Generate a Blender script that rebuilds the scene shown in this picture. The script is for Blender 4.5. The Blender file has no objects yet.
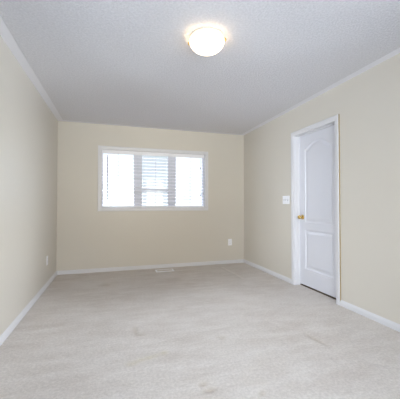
import bpy, bmesh, math, random
from math import pi, sin, cos, radians
from mathutils import Vector, Matrix, noise

random.seed(7)
S = bpy.context.scene
COL = S.collection

# ------------------------------------------------------------------ camera
cd = bpy.data.cameras.new('camera')
cam = bpy.data.objects.new('camera', cd)
COL.objects.link(cam)
cam.location = (0, 0, 1.11)
cam.rotation_euler = (radians(91.0), 0, radians(-17.05))
cd.sensor_width = 36
cd.lens = 282 / 400 * 36
cd.clip_start = 0.02
S.camera = cam

# ------------------------------------------------------------------ sky, exposure
# sky shaped by direction to balance the room light: (colour above the horizon, colour below it)
SKY_FRONT = ((1.1, 1.18, 1.28), (0.6, 0.66, 0.74))   # beyond the blinds
SKY_TOP = (36.0, 39.0, 45.0)   # high zone on the far side, brightened to light slats and ceiling
SKY_SIDES = ((1.5, 1.6, 1.8), (1.2, 1.3, 1.5))   # left and right of the house
SKY_REAR = ((13.8, 14.6, 16.4), (11.2, 12.1, 13.8))   # behind the photographer
SKY_BEHIND = ((9.6, 8.6, 7.3), (18.0, 17.6, 17.0))   # straight behind
SKY_STRENGTH = 1.0
LAMP_STRENGTH = 1.8   
world = bpy.data.worlds.new('overcast_sky')
S.world = world
world.use_nodes = True
nt = world.node_tree
nt.nodes.clear()
w_out = nt.nodes.new('ShaderNodeOutputWorld')
w_bg = nt.nodes.new('ShaderNodeBackground')
w_tc = nt.nodes.new('ShaderNodeTexCoord')
w_sep = nt.nodes.new('ShaderNodeSeparateXYZ')
w_bg.inputs['Strength'].default_value = SKY_STRENGTH
nt.links.new(w_tc.outputs['Generated'], w_sep.inputs[0])


def w_range(sock, a, b):
    n = nt.nodes.new('ShaderNodeMapRange')
    n.inputs[1].default_value = a
    n.inputs[2].default_value = b
    nt.links.new(sock, n.inputs[0])
    return n.outputs[0]


def w_mix(fac, a, b):
    n = nt.nodes.new('ShaderNodeMix')
    n.data_type = 'RGBA'
    nt.links.new(fac, n.inputs[0])
    for k, v in ((6, a), (7, b)):
        if isinstance(v, tuple):
            n.inputs[k].default_value = (*v, 1)
        else:
            nt.links.new(v, n.inputs[k])
    return n.outputs[2]


w_up = w_range(w_sep.outputs['Z'], -0.06, -0.01)
w_f = w_range(w_sep.outputs['Y'], 0.3, 0.7)
w_s = w_range(w_sep.outputs['Y'], -0.5, -0.3)
w_high = w_range(w_sep.outputs['Z'], 0.25, 0.6)
w_cols = [w_mix(w_up, c[1], c[0]) for c in (SKY_FRONT, SKY_SIDES, SKY_REAR, SKY_BEHIND)]
w_b = w_range(w_sep.outputs['Y'], -0.97, -0.93)
nt.links.new(w_mix(w_f, w_mix(w_s, w_mix(w_b, w_cols[3], w_cols[2]), w_cols[1]), w_mix(w_high, w_cols[0], SKY_TOP)), w_bg.inputs['Color'])
nt.links.new(w_bg.outputs[0], w_out.inputs['Surface'])

S.view_settings.view_transform = 'Standard'
S.view_settings.look = 'None'
S.view_settings.gamma = 1
S.view_settings.use_curve_mapping = False
S.view_settings.exposure = 0.1
for nm, loc, rot, sx, sz in (('window_portal', (0.71, 5.125, 1.54), (-90, 0, 0), 1.82, 0.99),
                             ('rear_fill_portal', (0.775, -1.04, 1.325), (90, 0, 0), 2.3, 1.7),
                             ('left_fill_portal', (-1.038, 1.4, 1.325), (90, 0, -90), 2.0, 1.7),
                             ('right_fill_portal', (2.587, 0.7, 1.325), (90, 0, 90), 2.0, 1.7)):
    pd = bpy.data.lights.new(nm, 'AREA')
    pd.shape = 'RECTANGLE'
    pd.size, pd.size_y = sx, sz
    pd.cycles.is_portal = True        # only guides the sky's own light through the window; gives none itself
    po = bpy.data.objects.new(nm, pd)
    po.location = loc
    po.rotation_euler = [radians(v) for v in rot]
    COL.objects.link(po)
S.cycles.max_bounces = 16
S.cycles.diffuse_bounces = 12
S.cycles.transparent_max_bounces = 24
S.cycles.caustics_reflective = False
S.cycles.caustics_refractive = False

# ------------------------------------------------------------------ room numbers (metres)
X0, X1 = -0.856, 2.397          # left, right wall
Y0, Y1 = -0.85, 4.935           # rear, back wall
H = 2.44
T = 0.16                        # wall thickness
DA, DB, DZ = 2.59, 3.35, 2.055  # door opening on the right wall
WA, WB, WZ0, WZ1 = -0.195, 1.613, 1.052, 2.028   # window opening on the back wall
RA, RB, RZ0, RZ1 = -0.35, 1.9, 0.5, 2.15   # opening of the unseen window added in the rear wall


def srgb(r, g, b):
    def f(c):
        c /= 255
        return c / 12.92 if c <= 0.04045 else ((c + 0.055) / 1.055) ** 2.4
    return (f(r), f(g), f(b), 1)


# ------------------------------------------------------------------ materials
def new_mat(name):
    m = bpy.data.materials.new(name)
    m.use_nodes = True
    n = m.node_tree.nodes
    return m, m.node_tree, n['Principled BSDF']


def paint(name, col, rough=0.5, var=0.015, scale=3.0, bump=0.0, bscale=120, bdist=0.002, spec=0.5, metal=0.0):
    """a painted or plain surface: faint tone variation plus a fine bump"""
    m, t, b = new_mat(name)
    tc = t.nodes.new('ShaderNodeTexCoord')
    nz = t.nodes.new('ShaderNodeTexNoise')
    nz.inputs['Scale'].default_value = scale
    nz.inputs['Detail'].default_value = 4
    t.links.new(tc.outputs['Object'], nz.inputs['Vector'])
    mx = t.nodes.new('ShaderNodeMix')
    mx.data_type = 'RGBA'
    mx.inputs[6].default_value = tuple(c * (1 - var) for c in col[:3]) + (1,)
    mx.inputs[7].default_value = tuple(min(1, c * (1 + var)) for c in col[:3]) + (1,)
    t.links.new(nz.outputs['Fac'], mx.inputs[0])
    t.links.new(mx.outputs[2], b.inputs['Base Color'])
    b.inputs['Roughness'].default_value = rough
    b.inputs['Specular IOR Level'].default_value = spec
    b.inputs['Metallic'].default_value = metal
    if bump > 0:
        bn = t.nodes.new('ShaderNodeTexNoise')
        bn.inputs['Scale'].default_value = bscale
        bn.inputs['Detail'].default_value = 3
        t.links.new(tc.outputs['Object'], bn.inputs['Vector'])
        bp = t.nodes.new('ShaderNodeBump')
        bp.inputs['Strength'].default_value = bump
        bp.inputs['Distance'].default_value = bdist
        t.links.new(bn.outputs['Fac'], bp.inputs['Height'])
        t.links.new(bp.outputs['Normal'], b.inputs['Normal'])
    return m


M_WALL = paint('beige_wall_paint', srgb(210, 204, 192), 0.38, 0.012, 2.0, 0.25, 160, 0.001, 0.45)
M_TRIM = paint('white_trim_paint', srgb(217, 216, 217), 0.35, 0.006, 5)
M_DOOR = paint('white_door_paint', srgb(216, 216, 221), 0.33, 0.006, 5, 0.15, 70, 0.001)
M_TAN = paint('matte_tan', srgb(150, 130, 88), 0.6, 0.08, 9)
M_CEIL_SMOOTH = paint('smooth_ceiling_paint', srgb(232, 232, 237), 0.6, 0.006, 3)
M_PLASTIC = paint('white_plastic', srgb(244, 244, 246), 0.3, 0.004, 20)
M_SLOT = paint('dark_slot', srgb(60, 56, 52), 0.6, 0.05, 30)
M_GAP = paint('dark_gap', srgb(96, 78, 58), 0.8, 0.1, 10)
M_BRASS = paint('polished_brass', srgb(222, 190, 118), 0.22, 0.05, 30, spec=0.5, metal=1.0)
M_STEEL = paint('grey_steel', srgb(170, 170, 172), 0.35, 0.04, 30, metal=1.0)
M_VINYL = paint('white_vinyl', srgb(232, 234, 240), 0.4, 0.006, 8)
M_CORD = paint('grey_cord', srgb(196, 196, 206), 0.8, 0.03, 60)
M_TASSEL = paint('tassel_plastic', srgb(112, 112, 124), 0.5, 0.03, 60)
M_VENT = paint('almond_vent_enamel', srgb(214, 208, 200), 0.4, 0.02, 30)
M_PAN = paint('lamp_pan_metal', srgb(214, 206, 190), 0.45, 0.02, 12)


def ceiling_mat():
    m, t, b = new_mat('stippled_ceiling')
    tc = t.nodes.new('ShaderNodeTexCoord')
    n1 = t.nodes.new('ShaderNodeTexNoise')
    n1.inputs['Scale'].default_value = 62
    n1.inputs['Detail'].default_value = 5
    n1.inputs['Roughness'].default_value = 0.65
    t.links.new(tc.outputs['Object'], n1.inputs['Vector'])
    rp = t.nodes.new('ShaderNodeValToRGB')
    rp.color_ramp.elements[0].position = 0.38
    rp.color_ramp.elements[1].position = 0.62
    t.links.new(n1.outputs['Fac'], rp.inputs['Fac'])
    bp = t.nodes.new('ShaderNodeBump')
    bp.inputs['Strength'].default_value = 0.7
    bp.inputs['Distance'].default_value = 0.006
    t.links.new(rp.outputs['Color'], bp.inputs['Height'])
    t.links.new(bp.outputs['Normal'], b.inputs['Normal'])
    mx = t.nodes.new('ShaderNodeMix')
    mx.data_type = 'RGBA'
    mx.inputs[6].default_value = srgb(214, 213, 216)
    mx.inputs[7].default_value = srgb(226, 225, 228)
    t.links.new(rp.outputs['Color'], mx.inputs[0])
    t.links.new(mx.outputs[2], b.inputs['Base Color'])
    b.inputs['Roughness'].default_value = 0.9
    b.inputs['Specular IOR Level'].default_value = 0.1
    return m


def carpet_mat():
    m, t, b = new_mat('off_white_carpet')
    tc = t.nodes.new('ShaderNodeTexCoord')

    def nz(scale, detail, rough=0.6, stretch=None):
        n = t.nodes.new('ShaderNodeTexNoise')
        n.inputs['Scale'].default_value = scale
        n.inputs['Detail'].default_value = detail
        n.inputs['Roughness'].default_value = rough
        if stretch:
            mp = t.nodes.new('ShaderNodeMapping')
            mp.inputs['Rotation'].default_value = (0, 0, stretch[0])
            mp.inputs['Scale'].default_value = stretch[1]
            t.links.new(tc.outputs['Object'], mp.inputs['Vector'])
            t.links.new(mp.outputs[0], n.inputs['Vector'])
        else:
            t.links.new(tc.outputs['Object'], n.inputs['Vector'])
        return n

    def mix(fac, a, bcol, blend='MIX'):
        x = t.nodes.new('ShaderNodeMix')
        x.data_type = 'RGBA'
        x.blend_type = blend
        for sock, v in ((0, fac), (6, a), (7, bcol)):
            if hasattr(v, 'links') or hasattr(v, 'is_linked'):
                t.links.new(v, x.inputs[sock])
            else:
                x.inputs[sock].default_value = v
        return x.outputs[2]

    def ramp(src, a, c):
        r = t.nodes.new('ShaderNodeMapRange')
        r.inputs[1].default_value = a
        r.inputs[2].default_value = c
        t.links.new(src, r.inputs[0])
        return r.outputs[0]

    big = nz(1.6, 5, 0.6)
    brush = nz(2.6, 6, 0.7, (0.5, (1.0, 3.2, 1.0)))
    fine = nz(55, 4, 0.7)
    tuft = nz(240, 3, 0.7)
    c = mix(ramp(big.outputs['Fac'], 0.35, 0.65), srgb(212, 202, 192), srgb(223, 215, 206))
    c = mix(ramp(brush.outputs['Fac'], 0.42, 0.68), c, srgb(229, 222, 214))
    dk = mix(ramp(fine.outputs['Fac'], 0.40, 0.62), (0.84, 0.83, 0.82, 1), (1.04, 1.04, 1.04, 1))
    c = mix(0.75, c, dk, 'MULTIPLY')
    at = t.nodes.new('ShaderNodeVertexColor')
    at.layer_name = 'wear'
    c = mix(1.0, c, at.outputs['Color'], 'MULTIPLY')
    t.links.new(c, b.inputs['Base Color'])
    b.inputs['Roughness'].default_value = 0.95
    b.inputs['Specular IOR Level'].default_value = 0.05
    b.inputs['Sheen Weight'].default_value = 0.15
    add = t.nodes.new('ShaderNodeMath')
    add.operation = 'ADD'
    t.links.new(fine.outputs['Fac'], add.inputs[0])
    t.links.new(tuft.outputs['Fac'], add.inputs[1])
    bp = t.nodes.new('ShaderNodeBump')
    bp.inputs['Strength'].default_value = 0.6
    bp.inputs['Distance'].default_value = 0.010
    t.links.new(add.outputs[0], bp.inputs['Height'])
    t.links.new(bp.outputs['Normal'], b.inputs['Normal'])
    return m


def glass_mat():
    m, t, b = new_mat('window_glass')
    t.nodes.remove(b)
    out = t.nodes['Material Output']
    tr = t.nodes.new('ShaderNodeBsdfTransparent')
    tr.inputs['Color'].default_value = (0.96, 0.98, 0.98, 1)
    gl = t.nodes.new('ShaderNodeBsdfGlossy')
    gl.inputs['Roughness'].default_value = 0.02
    fr = t.nodes.new('ShaderNodeFresnel')
    fr.inputs['IOR'].default_value = 1.45
    mx = t.nodes.new('ShaderNodeMixShader')
    t.links.new(fr.outputs[0], mx.inputs[0])
    t.links.new(tr.outputs[0], mx.inputs[1])
    t.links.new(gl.outputs[0], mx.inputs[2])
    t.links.new(mx.outputs[0], out.inputs['Surface'])
    return m


def screen_mat():
    m, t, b = new_mat('insect_mesh')
    out = t.nodes['Material Output']
    b.inputs['Base Color'].default_value = srgb(120, 122, 128)
    b.inputs['Roughness'].default_value = 0.8
    tr = t.nodes.new('ShaderNodeBsdfTransparent')
    mx = t.nodes.new('ShaderNodeMixShader')
    mx.inputs[0].default_value = 0.2
    t.links.new(tr.outputs[0], mx.inputs[1])
    t.links.new(b.outputs[0], mx.inputs[2])
    t.links.new(mx.outputs[0], out.inputs['Surface'])
    return m


def slat_mat():
    m, t, b = new_mat('white_blind_slat')
    out = t.nodes['Material Output']
    b.inputs['Base Color'].default_value = srgb(222, 222, 230)
    b.inputs['Roughness'].default_value = 0.4
    tl = t.nodes.new('ShaderNodeBsdfTranslucent')
    tl.inputs['Color'].default_value = srgb(225, 228, 240)
    mx = t.nodes.new('ShaderNodeMixShader')
    mx.inputs[0].default_value = 0.02
    t.links.new(b.outputs[0], mx.inputs[1])
    t.links.new(tl.outputs[0], mx.inputs[2])
    t.links.new(mx.outputs[0], out.inputs['Surface'])
    return m


def bowl_mat():
    m, t, b = new_mat('lit_frosted_glass')
    tc = t.nodes.new('ShaderNodeTexCoord')
    n = t.nodes.new('ShaderNodeTexNoise')
    n.inputs['Scale'].default_value = 9
    n.inputs['Detail'].default_value = 3
    n.inputs['Distortion'].default_value = 1.5
    t.links.new(tc.outputs['Object'], n.inputs['Vector'])
    mx = t.nodes.new('ShaderNodeMix')
    mx.data_type = 'RGBA'
    mx.inputs[6].default_value = (1.0, 0.80, 0.55, 1)
    mx.inputs[7].default_value = (1.0, 0.88, 0.70, 1)
    t.links.new(n.outputs['Fac'], mx.inputs[0])
    t.links.new(mx.outputs[2], b.inputs['Emission Color'])
    b.inputs['Emission Strength'].default_value = LAMP_STRENGTH
    b.inputs['Base Color'].default_value = srgb(245, 240, 230)
    b.inputs['Roughness'].default_value = 0.3
    return m


M_CEIL = ceiling_mat()
M_CARPET = carpet_mat()
M_GLASS = glass_mat()
M_MESH = screen_mat()
M_SLAT = slat_mat()
M_BOWL = bowl_mat()


# ------------------------------------------------------------------ mesh helpers
def obj(name, bm, mat, parent=None, smooth=False, loc=None):
    bmesh.ops.recalc_face_normals(bm, faces=bm.faces)
    me = bpy.data.meshes.new(name)
    bm.to_mesh(me)
    bm.free()
    o = bpy.data.objects.new(name, me)
    COL.objects.link(o)
    me.materials.append(mat)
    if smooth:
        for p in me.polygons:
            p.use_smooth = True
        me.set_sharp_from_angle(angle=radians(35))
    if parent:
        o.parent = parent
    if loc:
        o.location = loc
    return o


def struct(o):
    o['kind'] = 'structure'
    return o


def thing(name, label, cat, loc=(0, 0, 0), rot=(0, 0, 0), group=None):
    o = bpy.data.objects.new(name, None)
    o.empty_display_size = 0.1
    COL.objects.link(o)
    o.location = loc
    o.rotation_euler = rot
    o['label'] = label
    o['category'] = cat
    if group:
        o['group'] = group
    return o


def box(bm, x0, x1, y0, y1, z0, z1, bev=0.0, seg=2):
    vs = [bm.verts.new((x, y, z)) for x in (x0, x1) for y in (y0, y1) for z in (z0, z1)]
    f = [(0, 1, 3, 2), (4, 6, 7, 5), (0, 4, 5, 1), (2, 3, 7, 6), (0, 2, 6, 4), (1, 5, 7, 3)]
    fs = [bm.faces.new([vs[i] for i in q]) for q in f]
    bmesh.ops.recalc_face_normals(bm, faces=fs)
    if bev > 0:
        es = list({e for q in fs for e in q.edges})
        bmesh.ops.bevel(bm, geom=es, offset=bev, segments=seg, affect='EDGES', profile=0.5)


def lathe(bm, prof, seg=40, axis='Z', origin=(0, 0, 0)):
    """prof: (radius, height) pairs"""
    rings = []
    for r, h in prof:
        ring = []
        if r < 1e-6:
            p = [(0, 0, h)]
        else:
            p = [(r * cos(2 * pi * i / seg), r * sin(2 * pi * i / seg), h) for i in range(seg)]
        for (a, b, c) in p:
            q = {'Z': (a, b, c), 'X': (c, a, b), 'Y': (a, c, b)}[axis]
            ring.append(bm.verts.new(Vector(q) + Vector(origin)))
        rings.append(ring)
    for A, B in zip(rings, rings[1:]):
        for i in range(seg):
            j = (i + 1) % seg
            if len(A) == 1 and len(B) == 1:
                continue
            if len(A) == 1:
                bm.faces.new((A[0], B[i], B[j]))
            elif len(B) == 1:
                bm.faces.new((A[i], B[0], A[j]))
            else:
                bm.faces.new((A[i], B[i], B[j], A[j]))


def tube(bm, pts, r, seg=8):
    rings = []
    pts = [Vector(p) for p in pts]
    for k, p in enumerate(pts):
        d = (pts[min(k + 1, len(pts) - 1)] - pts[max(k - 1, 0)]).normalized()
        a = d.orthogonal().normalized()
        b = d.cross(a)
        rings.append([bm.verts.new(p + a * r * cos(2 * pi * i / seg) + b * r * sin(2 * pi * i / seg)) for i in range(seg)])
    for A, B in zip(rings, rings[1:]):
        for i in range(seg):
            bm.faces.new((A[i], A[(i + 1) % seg], B[(i + 1) % seg], B[i]))
    bm.faces.new(rings[0])
    bm.faces.new(rings[-1][::-1])


def sweep(bm, corners, outs, prof, place, closed):
    """sweep a moulding profile (u outwards, v off the wall) along mitred corners (a, z)"""
    rows = [[bm.verts.new(place(a + u * oa, z + u * oz, v)) for (u, v) in prof] for (a, z), (oa, oz) in zip(corners, outs)]
    n, k = len(prof), len(rows)
    for i in range(k if closed else k - 1):
        A, B = rows[i], rows[(i + 1) % k]
        for j in range(n):
            bm.faces.new((A[j], A[(j + 1) % n], B[(j + 1) % n], B[j]))
    if not closed:
        bm.faces.new(rows[0])
        bm.faces.new(rows[-1][::-1])


# ------------------------------------------------------------------ structure: walls
def wall_with_holes(name, place, a0, a1, holes):
    """place(a, d, z): a along the wall, d depth away from the room; holes (a0, a1, z0, z1) in order along a"""
    bm = bmesh.new()
    rects, cur = [], a0
    for (p, q, r, s) in holes:
        rects += [(cur, p, 0, H), (p, q, s, H), (p, q, 0, r)]
        cur = q
    rects.append((cur, a1, 0, H))
    for (p, q, r, s) in rects:
        if s - r < 0.005:
            continue
        lo, hi = place(p, 0, r), place(q, T, s)
        box(bm, min(lo[0], hi[0]), max(lo[0], hi[0]), min(lo[1], hi[1]), max(lo[1], hi[1]), r, s)
    bmesh.ops.remove_doubles(bm, verts=bm.verts, dist=1e-5)
    return struct(obj(name, bm, M_WALL))


LWA, LWB = 0.4, 2.4   # unseen window added in the left wall for fill light
GWA, GWB = -0.3, 1.7   # unseen window added in the right wall for fill light
wall_with_holes('wall_back', lambda a, d, z: (a, Y1 + d, z), X0 - T, X1 + T, [(WA, WB, WZ0, WZ1)])
wall_with_holes('wall_rear', lambda a, d, z: (a, Y0 - d, z), X0 - T, X1 + T, [(RA, RB, RZ0, RZ1)])
wall_with_holes('wall_right', lambda a, d, z: (X1 + d, a, z), Y0, Y1, [(GWA, GWB, RZ0, RZ1), (DA - 0.02, DB + 0.02, 0, DZ + 0.02)])
wall_with_holes('wall_left', lambda a, d, z: (X0 - d, a, z), Y0, Y1, [(LWA, LWB, RZ0, RZ1)])

# ceiling: smooth slab whose painted border shows round the stippled field
bm = bmesh.new()
box(bm, X0 - T, X1 + T, Y0 - T, Y1 + T, H, H + 0.12)
ceil = struct(obj('ceiling', bm, M_CEIL_SMOOTH))
bm = bmesh.new()
bd = 0.088
box(bm, X0 + bd, X1 - bd, Y0 + bd, Y1 - bd, H - 0.004, H + 0.002, 0.003, 2)
st = obj('stippled_field', bm, M_CEIL, ceil)
st['label'] = 'stippled texture field of the ceiling'

# carpet: fine grid with pile unevenness, furniture dents and wear marks
# (x, y, depth, radius along, radius across, angle)
DENTS = [(0.535, 1.68, .010, .030, .018, 0.3), (0.558, 1.614, .012, .038, .020, 0.1), (0.841, 1.499, .010, .022, .016, 0.6),
         (0.876, 2.204, .007, .040, .020, 0.5), (0.850, 2.235, .006, .030, .018, 0.1),
         (0.19, 2.55, .007, .020, .09, 0.05), (0.23, 2.46, .006, .05, .02, -0.3),
         (1.596, 1.958, .009, .016, .105, 0.2), (-0.106, 4.117, .006, .09, .06, 0), (-0.034, 3.569, .006, .12, .05, 0.2),
         (1.42, 2.36, .005, .012, .11, 0.45), (1.20, 2.60, .004, .012, .13, 0.6), (1.75, 1.55, .006, .02, .07, 0.8),
         (-0.35, 2.30, .005, .02, .05, 0.7), (-0.02, 2.28, .006, .03, .03, 0), (0.02, 2.2, .005, .02, .03, 0.4),
         (0.82, 2.70, .003, .010, .40, 0.44)]


def grid_lines(a, b, step):
    n = max(1, round((b - a) / step))
    return [a + (b - a) * i / n for i in range(n + 1)]


def carpet_height(x, y):
    h = 0.0020 * noise.noise((x * 7, y * 7, 0)) + 0.0022 * noise.noise((x * 23, y * 23, 4)) + 0.0016 * noise.noise((x * 47, y * 47, 9))
    for (dx, dy, d, ra, rb, an) in DENTS:
        u, v = x - dx, y - dy
        if abs(u) > .6 or abs(v) > .6:
            continue
        p, q = u * cos(an) + v * sin(an), -u * sin(an) + v * cos(an)
        e = (p / ra) ** 2 + (q / rb) ** 2
        if e < 9:
            h -= d * math.exp(-e)
    e = max(0.0, 1 - abs(x - 1.852) / 0.022) * (1 if 3.84 < y < 4.69 else 0)
    h += 0.006 * e
    return h


def wear(x, y):
    c = [0.95, 0.95, 0.95]
    k = max(0.0, 1 - abs(x - 1.852 - .01 * sin(y * 5)) / 0.024) * (1 if 3.84 < y < 4.69 else 0)
    k2 = max(0.0, 1 - abs(x - 1.81 - .01 * sin(y * 5)) / 0.025) * (1 if 3.84 < y < 4.69 else 0)
    c = [v + 0.05 * k - 0.04 * k2 for v in c]
    # faint yellowish drip stain
    t = max(0, min(1, (x - 0.12) / 0.24))
    d = math.hypot(x - (0.12 + .24 * t), y - (2.04 + .07 * t))
    s = math.exp(-(d / 0.03) ** 2) * (0.5 + 0.5 * noise.noise((x * 20, y * 20, 2)))
    c = [c[0] - .03 * s, c[1] - .045 * s, c[2] - .12 * s]
    for (dx, dy, dd, ra, rb, an) in DENTS[:9]:
        u, v = x - dx, y - dy
        p, q = u * cos(an) + v * sin(an), -u * sin(an) + v * cos(an)
        e = (p / ra) ** 2 + (q / rb) ** 2
        if e < 6:
            g = math.exp(-e) * dd * 11
            c = [c[0] - g * .8, c[1] - g, c[2] - g * 1.3]
    # pale walked path towards the door
    g = math.exp(-((x - 1.55 + 0.25 * (y - 2.4)) / 0.35) ** 2) * 0.02
    return [max(0, min(1, v + g)) for v in c]


bm = bmesh.new()
xs = grid_lines(X0, X1, 0.014)
ys = grid_lines(Y0, Y1, 0.018)
V = [[bm.verts.new((x, y, min(0.004, carpet_height(x, y)))) for y in ys] for x in xs]
lay = bm.loops.layers.color.new('wear')
cols = {}
for row in V:
    for v in row:
        cols[v] = wear(v.co.x, v.co.y) + [1]
for i in range(len(xs) - 1):
    for j in range(len(ys) - 1):
        f = bm.faces.new((V[i][j], V[i + 1][j], V[i + 1][j + 1], V[i][j + 1]))
        f.smooth = True
        for l in f.loops:
            l[lay] = cols[l.vert]
# carpet runs on into the doorway
dv = [bm.verts.new(p) for p in ((X1, DA, 0), (X1 + 0.083, DA, 0), (X1 + 0.083, DB, 0), (X1, DB, 0))]
f = bm.faces.new(dv)
for l in f.loops:
    l[lay] = (0.95, 0.95, 0.95, 1)
bmesh.ops.recalc_face_normals(bm, faces=bm.faces)
if bm.faces[0].normal.z < 0:
    bmesh.ops.reverse_faces(bm, faces=bm.faces)
# subfloor skirt closes the slab below
lo = [bm.verts.new((x, y, -0.08)) for x, y in ((X0 - T, Y0 - T), (X1 + T, Y0 - T), (X1 + T, Y1 + T), (X0 - T, Y1 + T))]
bm.faces.new(lo[::-1])
me = bpy.data.meshes.new('floor')
bm.to_mesh(me)
bm.free()
floor = bpy.data.objects.new('floor', me)
COL.objects.link(floor)
me.materials.append(M_CARPET)
struct(floor)

# ------------------------------------------------------------------ baseboards (stepped colonial profile)
BP = [(0.0, 0.0), (0.015, 0.0), (0.015, 0.034), (0.0125, 0.041), (0.0125, 0.044), (0.009, 0.050), (0.006, 0.056), (0.004, 0.060), (0.0, 0.062)]


def baseboard(name, runs):
    bm = bmesh.new()
    for p0, p1, n, m0, m1 in runs:      # n = direction into the room, m0 / m1 = inner-mitre ends
        p0, p1, n = Vector(p0), Vector(p1), Vector(n)
        d = (p1 - p0).normalized()
        A = [bm.verts.new((*(p0 + n * t + d * t * m0), z)) for t, z in BP]
        B = [bm.verts.new((*(p1 + n * t - d * t * m1), z)) for t, z in BP]
        k = len(BP)
        for j in range(k):
            bm.faces.new((A[j], A[(j + 1) % k], B[(j + 1) % k], B[j]))
        bm.faces.new(A)
        bm.faces.new(B[::-1])
    return struct(obj(name, bm, M_TRIM))


baseboard('baseboard_left', [((X0, Y0), (X0, Y1), (1, 0), 1, 1)])
baseboard('baseboard_back', [((X0, Y1), (X1, Y1), (0, -1), 1, 1)])
baseboard('baseboard_right', [((X1, Y0), (X1, DA - 0.0605), (-1, 0), 1, 0), ((X1, DB + 0.0605), (X1, Y1), (-1, 0), 0, 1)])
baseboard('baseboard_rear', [((X0, Y0), (X1, Y0), (0, 1), 1, 1)])

# ------------------------------------------------------------------ door: jamb + casing (trim_1), leaf (door_1)
CP = [(0.0, 0.0), (0.0, 0.009), (0.004, 0.011), (0.018, 0.012), (0.022, 0.015), (0.030, 0.016), (0.052, 0.017), (0.058, 0.015), (0.060, 0.012), (0.060, 0.0)]
bm = bmesh.new()
sweep(bm, [(DA, 0), (DA, DZ), (DB, DZ), (DB, 0)], [(-1, 0), (-1, 1), (1, 1), (1, 0)], CP,
      lambda a, z, v: (X1 - v, a, max(z, 0.0)), False)
trim = struct(obj('trim_1', bm, M_TRIM))
trim['label'] = 'white casing round the door'
bm = bmesh.new()
box(bm, X1, X1 + T, DA - 0.02, DA, 0, DZ + 0.02)
box(bm, X1, X1 + T, DB, DB + 0.02, 0, DZ + 0.02)
box(bm, X1, X1 + T, DA, DB, DZ, DZ + 0.02)
# stop strips on which the leaf closes (room side)
box(bm, X1 + 0.045, X1 + 0.080, DA, DA + 0.011, 0, DZ, 0.002)
box(bm, X1 + 0.045, X1 + 0.080, DB - 0.011, DB, 0, DZ, 0.002)
box(bm, X1 + 0.045, X1 + 0.080, DA + 0.011, DB - 0.011, DZ - 0.011, DZ, 0.002)
obj('door_jamb', bm, M_TRIM, trim)
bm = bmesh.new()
box(bm, X1 - 0.0125, X1, DA - 0.0635, DA - 0.0602, 0.0, DZ + 0.060)  # thin tan strip along the near outer edge of the casing
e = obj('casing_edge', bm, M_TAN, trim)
e['label'] = 'tan strip along the outer edge of the casing'

# unseen backing added behind the door to stop light leaking in
bm = bmesh.new()
box(bm, X1, X1 + T, DA - 0.12, DB + 0.12, -0.1, -0.03)
box(bm, X1 + T, X1 + T + 0.05, DA - 0.12, DB + 0.12, -0.08, H)
struct(obj('wall_light_block', bm, M_WALL))

# leaf: local frame, a = world y, z, depth d behind the front face
LX = X1 + 0.081
LA, LB, LZ0, LZ1 = DA + 0.003, DB - 0.003, 0.022, DZ - 0.003
PA, PB = 2.722, 3.232
SH, PK = 1.858, 1.945           # shoulder and peak of the arched panel
UP0, LO0, LO1 = 0.868, 0.243, 0.772


def arch(a0, a1, sh, pk, n=24):
    """points from (a1, sh) over the eyebrow arch to (a0, sh)"""
    out = []
    for i in range(n + 1):
        t = i / n
        s = (t - 0.05) / 0.90
        k = 0 if s <= 0 or s >= 1 else (0.5 - 0.5 * cos(2 * pi * s)) ** 0.48
        out.append((a1 + (a0 - a1) * t, sh + (pk - sh) * k))
    return out


def door_leaf():
    bm = bmesh.new()

    def P(a, z, d=0.0):
        return bm.verts.new((LX + d, a, z))

    def face(pts, d=0.0):
        bm.faces.new([P(a, z, d) for a, z in pts])
    # stiles and rails of the room side
    face([(LA, LZ0), (PA, LZ0), (PA, LZ1), (LA, LZ1)])
    face([(PB, LZ0), (LB, LZ0), (LB, LZ1), (PB, LZ1)])
    face([(PA, LZ0), (PB, LZ0), (PB, LO0), (PA, LO0)])
    face([(PA, LO1), (PB, LO1), (PB, UP0), (PA, UP0)])
    A = arch(PA, PB, SH, PK)
    for (a, z), (b, y) in zip(A, A[1:]):
        face([(a, z), (b, y), (b, LZ1), (a, LZ1)])
    # raised panels
    steps = [(0.0, 0.0), (0.010, 0.008), (0.022, 0.010), (0.030, 0.009), (0.052, 0.002), (0.058, 0.0015)]

    def panel(fn):
        rings = [[P(a, z, d) for a, z in fn(i)] for i, d in steps]
        for R, Q in zip(rings, rings[1:]):
            n = len(R)
            for k in range(n):
                bm.faces.new((R[k], R[(k + 1) % n], Q[(k + 1) % n], Q[k]))
        bm.faces.new(rings[-1])
    panel(lambda i: [(PA + i, LO0 + i), (PB - i, LO0 + i), (PB - i, LO1 - i), (PA + i, LO1 - i)])
    panel(lambda i: [(PA + i, UP0 + i), (PB - i, UP0 + i)] + arch(PA + i, PB - i, SH - i, PK - i))
    # sides and far face
    q = [(LA, LZ0), (LB, LZ0), (LB, LZ1), (LA, LZ1)]
    for (a, z), (b, y) in zip(q, q[1:] + q[:1]):
        bm.faces.new([P(a, z), P(b, y), P(b, y, 0.035), P(a, z, 0.035)])
    face(q[::-1], 0.035)
    bmesh.ops.remove_doubles(bm, verts=bm.verts, dist=1e-5)
    return bm


door = struct(obj('door_1', door_leaf(), M_DOOR))
door['label'] = 'white two-panel door with an arched top panel'
KY, KZ = 3.285, 0.936
bm = bmesh.new()
lathe(bm, [(0, 0.0), (0.033, 0.0), (0.033, -0.003), (0.029, -0.007), (0.018, -0.010), (0.013, -0.012), (0.012, -0.030), (0.016, -0.036),
           (0.024, -0.042), (0.0275, -0.052), (0.0265, -0.060), (0.020, -0.067), (0.010, -0.070), (0, -0.0705)], 32, 'X', (LX, KY, KZ))
k = obj('door_handle', bm, M_BRASS, door, True)
k['label'] = 'round polished brass door knob'
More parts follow.
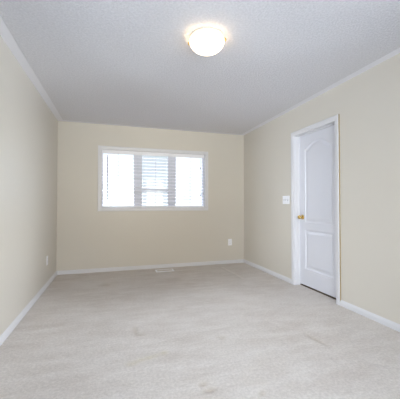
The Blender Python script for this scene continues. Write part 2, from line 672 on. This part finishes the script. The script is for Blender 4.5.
# dark threshold strip seen in the gap under the leaf
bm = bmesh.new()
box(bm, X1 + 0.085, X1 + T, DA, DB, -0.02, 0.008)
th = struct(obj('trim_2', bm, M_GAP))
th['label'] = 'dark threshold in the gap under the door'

# ------------------------------------------------------------------ window on the back wall
WP = [(0.0, 0.0), (0.0, 0.010), (0.004, 0.012), (0.016, 0.013), (0.020, 0.016), (0.046, 0.018), (0.052, 0.016), (0.055, 0.012), (0.055, 0.0)]


def make_window(name, place, a0, a1, z0, z1, label, blind_depth=0.09):
    """place(a, d, z); d grows away from the room.  Three lights side by side."""
    def B(bm, p, q, d0, d1, r, s, bev=0.003):
        lo, hi = place(p, d0, r), place(q, d1, s)
        box(bm, min(lo[0], hi[0]), max(lo[0], hi[0]), min(lo[1], hi[1]), max(lo[1], hi[1]), r, s, bev)
    bm = bmesh.new()
    f0, f1 = blind_depth, T + 0.02
    w = 0.022
    B(bm, a0, a0 + w, f0, f1, z0, z1)
    B(bm, a1 - w, a1, f0, f1, z0, z1)
    B(bm, a0 + w, a1 - w, f0, f1, z0, z0 + w)
    B(bm, a0 + w, a1 - w, f0, f1, z1 - w, z1)
    win = struct(obj(name, bm, M_VINYL))
    win['label'] = label
    t1, t2 = a0 + (a1 - a0) / 3, a0 + 2 * (a1 - a0) / 3
    for t in (t1, t2):
        bm = bmesh.new()
        B(bm, t - 0.072, t + 0.072, f0 - 0.004, f1, z0 + w, z1 - w, 0.004)
        obj('mullion', bm, M_VINYL, win)
    zm = z0 + (z1 - z0) * 0.335
    bm = bmesh.new()
    B(bm, t1 + 0.072, t2 - 0.072, f0 + 0.01, f0 + 0.05, zm - 0.017, zm + 0.017)
    obj('meeting_rail', bm, M_VINYL, win)
    cells = [(a0 + w, t1 - 0.072, z0 + w, z1 - w), (t1 + 0.072, t2 - 0.072, z0 + w, zm - 0.017),
             (t1 + 0.072, t2 - 0.072, zm + 0.017, z1 - w), (t2 + 0.072, a1 - w, z0 + w, z1 - w)]
    for (p, q, r, s) in cells:
        bm = bmesh.new()
        B(bm, p, q, f0 + 0.03, f0 + 0.034, r, s, 0)
        obj('pane', bm, M_GLASS, win)
    # reveal lining
    bm = bmesh.new()
    e = 0.006
    B(bm, a0, a0 + e, 0, f0, z0, z1, 0)
    B(bm, a1 - e, a1, 0, f0, z0, z1, 0)
    B(bm, a0 + e, a1 - e, 0, f0, z0, z0 + e, 0)
    B(bm, a0 + e, a1 - e, 0, f0, z1 - e, z1, 0)
    obj('window_reveal', bm, M_TRIM, win)
    bm = bmesh.new()
    sweep(bm, [(a0, z0), (a0, z1), (a1, z1), (a1, z0)], [(-1, -1), (-1, 1), (1, 1), (1, -1)], WP,
          lambda a, z, v: place(a, -v, z), True)
    obj('window_casing', bm, M_TRIM, win)
    return win, (t1, t2, zm, w, f0)


win, (T1, T2, ZM, FW, F0) = make_window('window_1', lambda a, d, z: (a, Y1 + d, z), WA, WB, WZ0, WZ1,
                                        'wide white three-light window in the back wall')
bm = bmesh.new()
box(bm, T1 + 0.073, T2 - 0.073, Y1 + F0 + 0.055, Y1 + F0 + 0.057, WZ0 + FW, WZ1 - FW)
s = obj('insect_screen', bm, M_MESH, win)
make_window('fill_window_4', lambda a, d, z: (a, Y0 - d, z), RA, RB, RZ0, RZ1, 'unseen fill-light window added in the rear wall')  # this and the next windows are added out of view for fill daylight
make_window('fill_window_2', lambda a, d, z: (X0 - d, a, z), LWA, LWB, RZ0, RZ1, 'unseen fill-light window added in the near end of the left wall')
make_window('fill_window_3', lambda a, d, z: (X1 + d, a, z), GWA, GWB, RZ0, RZ1, 'unseen fill-light window added in the near end of the right wall')

# ------------------------------------------------------------------ blind inside the window recess
BY = Y1 + 0.052                     # centre line of the slats
bx0, bx1 = WA + 0.012, WB - 0.012
blind = thing('window_blind', 'white horizontal slat blind, open, filling the window on the back wall', 'blind', ((WA + WB) / 2, BY, WZ1 - 0.006))
OX, OY, OZ = blind.location


def L(bm):
    bmesh.ops.translate(bm, verts=bm.verts, vec=(-OX, -OY, -OZ))
    return bm


bm = bmesh.new()
box(bm, bx0, bx1, BY - 0.020, BY + 0.030, WZ1 - 0.052, WZ1 - 0.006, 0.002)
obj('head_rail', L(bm), M_PLASTIC, blind)
bm = bmesh.new()
box(bm, bx0 - 0.003, bx1 + 0.003, BY - 0.034, BY - 0.026, WZ1 - 0.066, WZ1 - 0.007, 0.003, 3)
obj('valance', L(bm), M_PLASTIC, blind)
zb = WZ0 + 0.012
bm = bmesh.new()
box(bm, bx0, bx1, BY - 0.030, BY + 0.030, zb, zb + 0.018, 0.005, 3)
obj('bottom_rail', L(bm), M_PLASTIC, blind)
PITCH = 0.0575
TILT = radians(12)
bm = bmesh.new()
z = zb + 0.018 + 0.030
nslat = 0
while z < WZ1 - 0.075:
    n = 6
    prof = []
    for i in range(n + 1):
        u = -0.0315 + 0.063 * i / n
        cr = 0.0022 * (1 - (u / 0.0315) ** 2)
        prof.append((u, cr + 0.0014))
    prof += [(u, h - 0.0028) for u, h in reversed(prof)]
    R0, R1 = [], []
    for u, h in prof:
        yy, zz = u * cos(TILT) - h * sin(TILT), u * sin(TILT) + h * cos(TILT)
        R0.append(bm.verts.new((bx0 + 0.002, BY + yy, z + zz)))
        R1.append(bm.verts.new((bx1 - 0.002, BY + yy, z + zz)))
    k = len(prof)
    for j in range(k):
        bm.faces.new((R0[j], R0[(j + 1) % k], R1[(j + 1) % k], R1[j]))
    bm.faces.new(R0)
    bm.faces.new(R1[::-1])
    z += PITCH
    nslat += 1
obj('slats', L(bm), M_SLAT, blind, True)
for x in (WA + 0.27, (WA + WB) / 2, WB - 0.27):
    bm = bmesh.new()
    for dy in (-0.0335, 0.0335):
        tube(bm, [(x, BY + dy, zb + 0.010), (x, BY + dy, WZ1 - 0.055)], 0.0017, 6)
    zz = zb + 0.045
    obj('ladder_cord', L(bm), M_CORD, blind)
bm = bmesh.new()
tube(bm, [(-0.100, BY - 0.043, 1.93), (-0.100, BY - 0.044, 1.6), (-0.100, BY - 0.043, 1.225)], 0.0062, 8)
box(bm, -0.106, -0.094, BY - 0.049, BY - 0.037, 1.19, 1.228, 0.003)
o = obj('tilt_wand', L(bm), M_TASSEL, blind)
o['label'] = 'tilt wand hanging at the left end'
for x, zt in ((1.525, 1.775), (1.533, 1.285)):
    bm = bmesh.new()
    tube(bm, [(x, BY - 0.042, 1.95), (x, BY - 0.042, zt)], 0.0020, 6)
    c = obj('lift_cord', L(bm), M_CORD, blind)
    bm = bmesh.new()
    lathe(bm, [(0, 0.018), (0.004, 0.018), (0.009, -0.008), (0.010, -0.016), (0.006, -0.020), (0, -0.020)], 16, 'Z', (x, BY - 0.042, zt))
    obj('tassel', L(bm), M_TASSEL, c, True)

# ------------------------------------------------------------------ ceiling lamp
lamp = thing('ceiling_light', 'lit flush frosted glass bowl light held by brass clips on the ceiling', 'ceiling light', (0.702, 2.103, H - 0.004))
bm = bmesh.new()
lathe(bm, [(0, 0), (0.130, 0), (0.136, -0.004), (0.135, -0.016), (0.128, -0.020), (0, -0.020)], 48)
obj('base_pan', bm, M_PAN, lamp, True)
R = 0.139
prof = []
N = 14
for i in range(N + 1):
    a = pi / 2 * i / N
    prof.append((R * cos(a) ** 0.9 if i < N else 0, -0.031 - 0.090 * sin(a)))
inner = [(max(0, r - 0.005), h + 0.005) for r, h in prof]
inner[0] = (R - 0.005, -0.031)
bm = bmesh.new()
lathe(bm, prof, 56)
lathe(bm, inner, 56)
bmesh.ops.remove_doubles(bm, verts=bm.verts, dist=1e-6)
ed = [e for e in bm.edges if e.is_boundary]
bmesh.ops.bridge_loops(bm, edges=ed)
obj('glass_bowl', bm, M_BOWL, lamp, True)
for an in (radians(152), radians(-28), radians(62)):
    bm = bmesh.new()
    c, sn = cos(an), sin(an)
    tube(bm, [(0.128 * c, 0.128 * sn, -0.014), ((R - 0.004) * c, (R - 0.004) * sn, -0.015), ((R + 0.004) * c, (R + 0.004) * sn, -0.020), ((R + 0.005) * c, (R + 0.005) * sn, -0.040)], 0.0035, 8)
    lathe(bm, [(0, 0.012), (0.006, 0.011), (0.009, 0.004), (0.009, -0.004), (0.006, -0.011), (0, -0.012)], 16, 'Z', ((R + 0.007) * c, (R + 0.007) * sn, -0.034))
    obj('clip', bm, M_BRASS, lamp, True)


# ------------------------------------------------------------------ outlets, switch plate, register
def plate_bm(w, h, t=0.006):
    bm = bmesh.new()
    box(bm, -w / 2, w / 2, -t, 0, -h / 2, h / 2, 0.0022, 2)      # local: wall at y=0, room towards -y
    return bm


def outlet(label, loc, rz):
    o = thing('wall_outlet', label, 'outlet', loc, (0, 0, rz), 'duplex outlets low on the walls')
    obj('cover_plate', plate_bm(0.076, 0.122), M_PLASTIC, o)
    for dz in (0.020, -0.020):
        bm = bmesh.new()
        box(bm, -0.017, 0.017, -0.0085, -0.006, dz - 0.014, dz + 0.014, 0.001)
        s = obj('socket', bm, M_PLASTIC, o)
        bm = bmesh.new()
        for dx in (-0.0065, 0.0065):
            box(bm, dx - 0.0012, dx + 0.0012, -0.0088, -0.0084, dz - 0.003, dz + 0.006)
        lathe(bm, [(0, -0.0084), (0.0024, -0.0084), (0.0024, -0.0088), (0, -0.0088)], 12, 'Y', (0, 0, dz - 0.0085))
        obj('slot', bm, M_SLOT, s)
    bm = bmesh.new()
    lathe(bm, [(0, -0.006), (0.0032, -0.006), (0.0028, -0.0072), (0, -0.0076)], 12, 'Y')
    obj('screw', bm, M_STEEL, o)
    return o


outlet('white outlet low on the back wall, right of the window', (2.105, Y1, 0.398), 0)
outlet('white outlet low on the left wall near the far corner', (X0, 4.265, 0.352), pi / 2)

sw = thing('light_switch', 'white triple toggle switch plate on the wall beside the door casing', 'light switch', (X1, 3.545, 1.176), (0, 0, -pi / 2))
obj('cover_plate', plate_bm(0.166, 0.118, 0.007), M_PLASTIC, sw)
for k, dx in enumerate((-0.046, 0, 0.046)):
    bm = bmesh.new()
    box(bm, dx - 0.0065, dx + 0.0065, -0.0085, -0.007, -0.015, 0.013, 0.0008)
    b = obj('toggle_collar', bm, M_SLOT, sw)
    bm = bmesh.new()
    up = 1
    vs = [bm.verts.new(p) for p in [(dx - .004, -.0085, -.006), (dx + .004, -.0085, -.006), (dx + .004, -.0085, .006), (dx - .004, -.0085, .006),
                                    (dx - .0035, -.019, -.003 + .007 * up), (dx + .0035, -.019, -.003 + .007 * up), (dx + .0035, -.017, .004 + .007 * up), (dx - .0035, -.017, .004 + .007 * up)]]
    for q in ((0, 1, 2, 3), (4, 5, 6, 7), (0, 1, 5, 4), (1, 2, 6, 5), (2, 3, 7, 6), (3, 0, 4, 7)):
        bm.faces.new([vs[i] for i in q])
    obj('toggle', bm, M_PLASTIC, sw)
    for dz in (0.030, -0.030):
        bm = bmesh.new()
        lathe(bm, [(0, -0.007), (0.003, -0.007), (0.0026, -0.008), (0, -0.0084)], 12, 'Y', (dx, 0, dz))
        obj('screw', bm, M_STEEL, sw)

reg = thing('floor_register', 'flat off-white slotted floor vent set in the carpet under the window', 'vent', (0.822, 4.69, 0.003))
bm = bmesh.new()
w, d, rim = 0.150, 0.075, 0.022
for (a, b_, c, e) in ((-w, w, -d, -d + rim), (-w, w, d - rim, d), (-w, -w + rim, -d + rim, d - rim), (w - rim, w, -d + rim, d - rim)):
    box(bm, a, b_, c, e, 0, 0.010, 0.002)
obj('frame', bm, M_PLASTIC, reg)
bm = bmesh.new()
n = 17
for i in range(n):
    x = -w + rim + (2 * w - 2 * rim) * (i + 0.5) / n
    box(bm, x - 0.0045, x + 0.0045, -d + rim - 0.001, d - rim + 0.001, 0.003, 0.008)
obj('grille', bm, M_VENT, reg)
bm = bmesh.new()
box(bm, -w + 0.01, w - 0.01, -d + 0.01, d - 0.01, 0.0005, 0.002)
obj('duct', bm, M_TAN, reg)
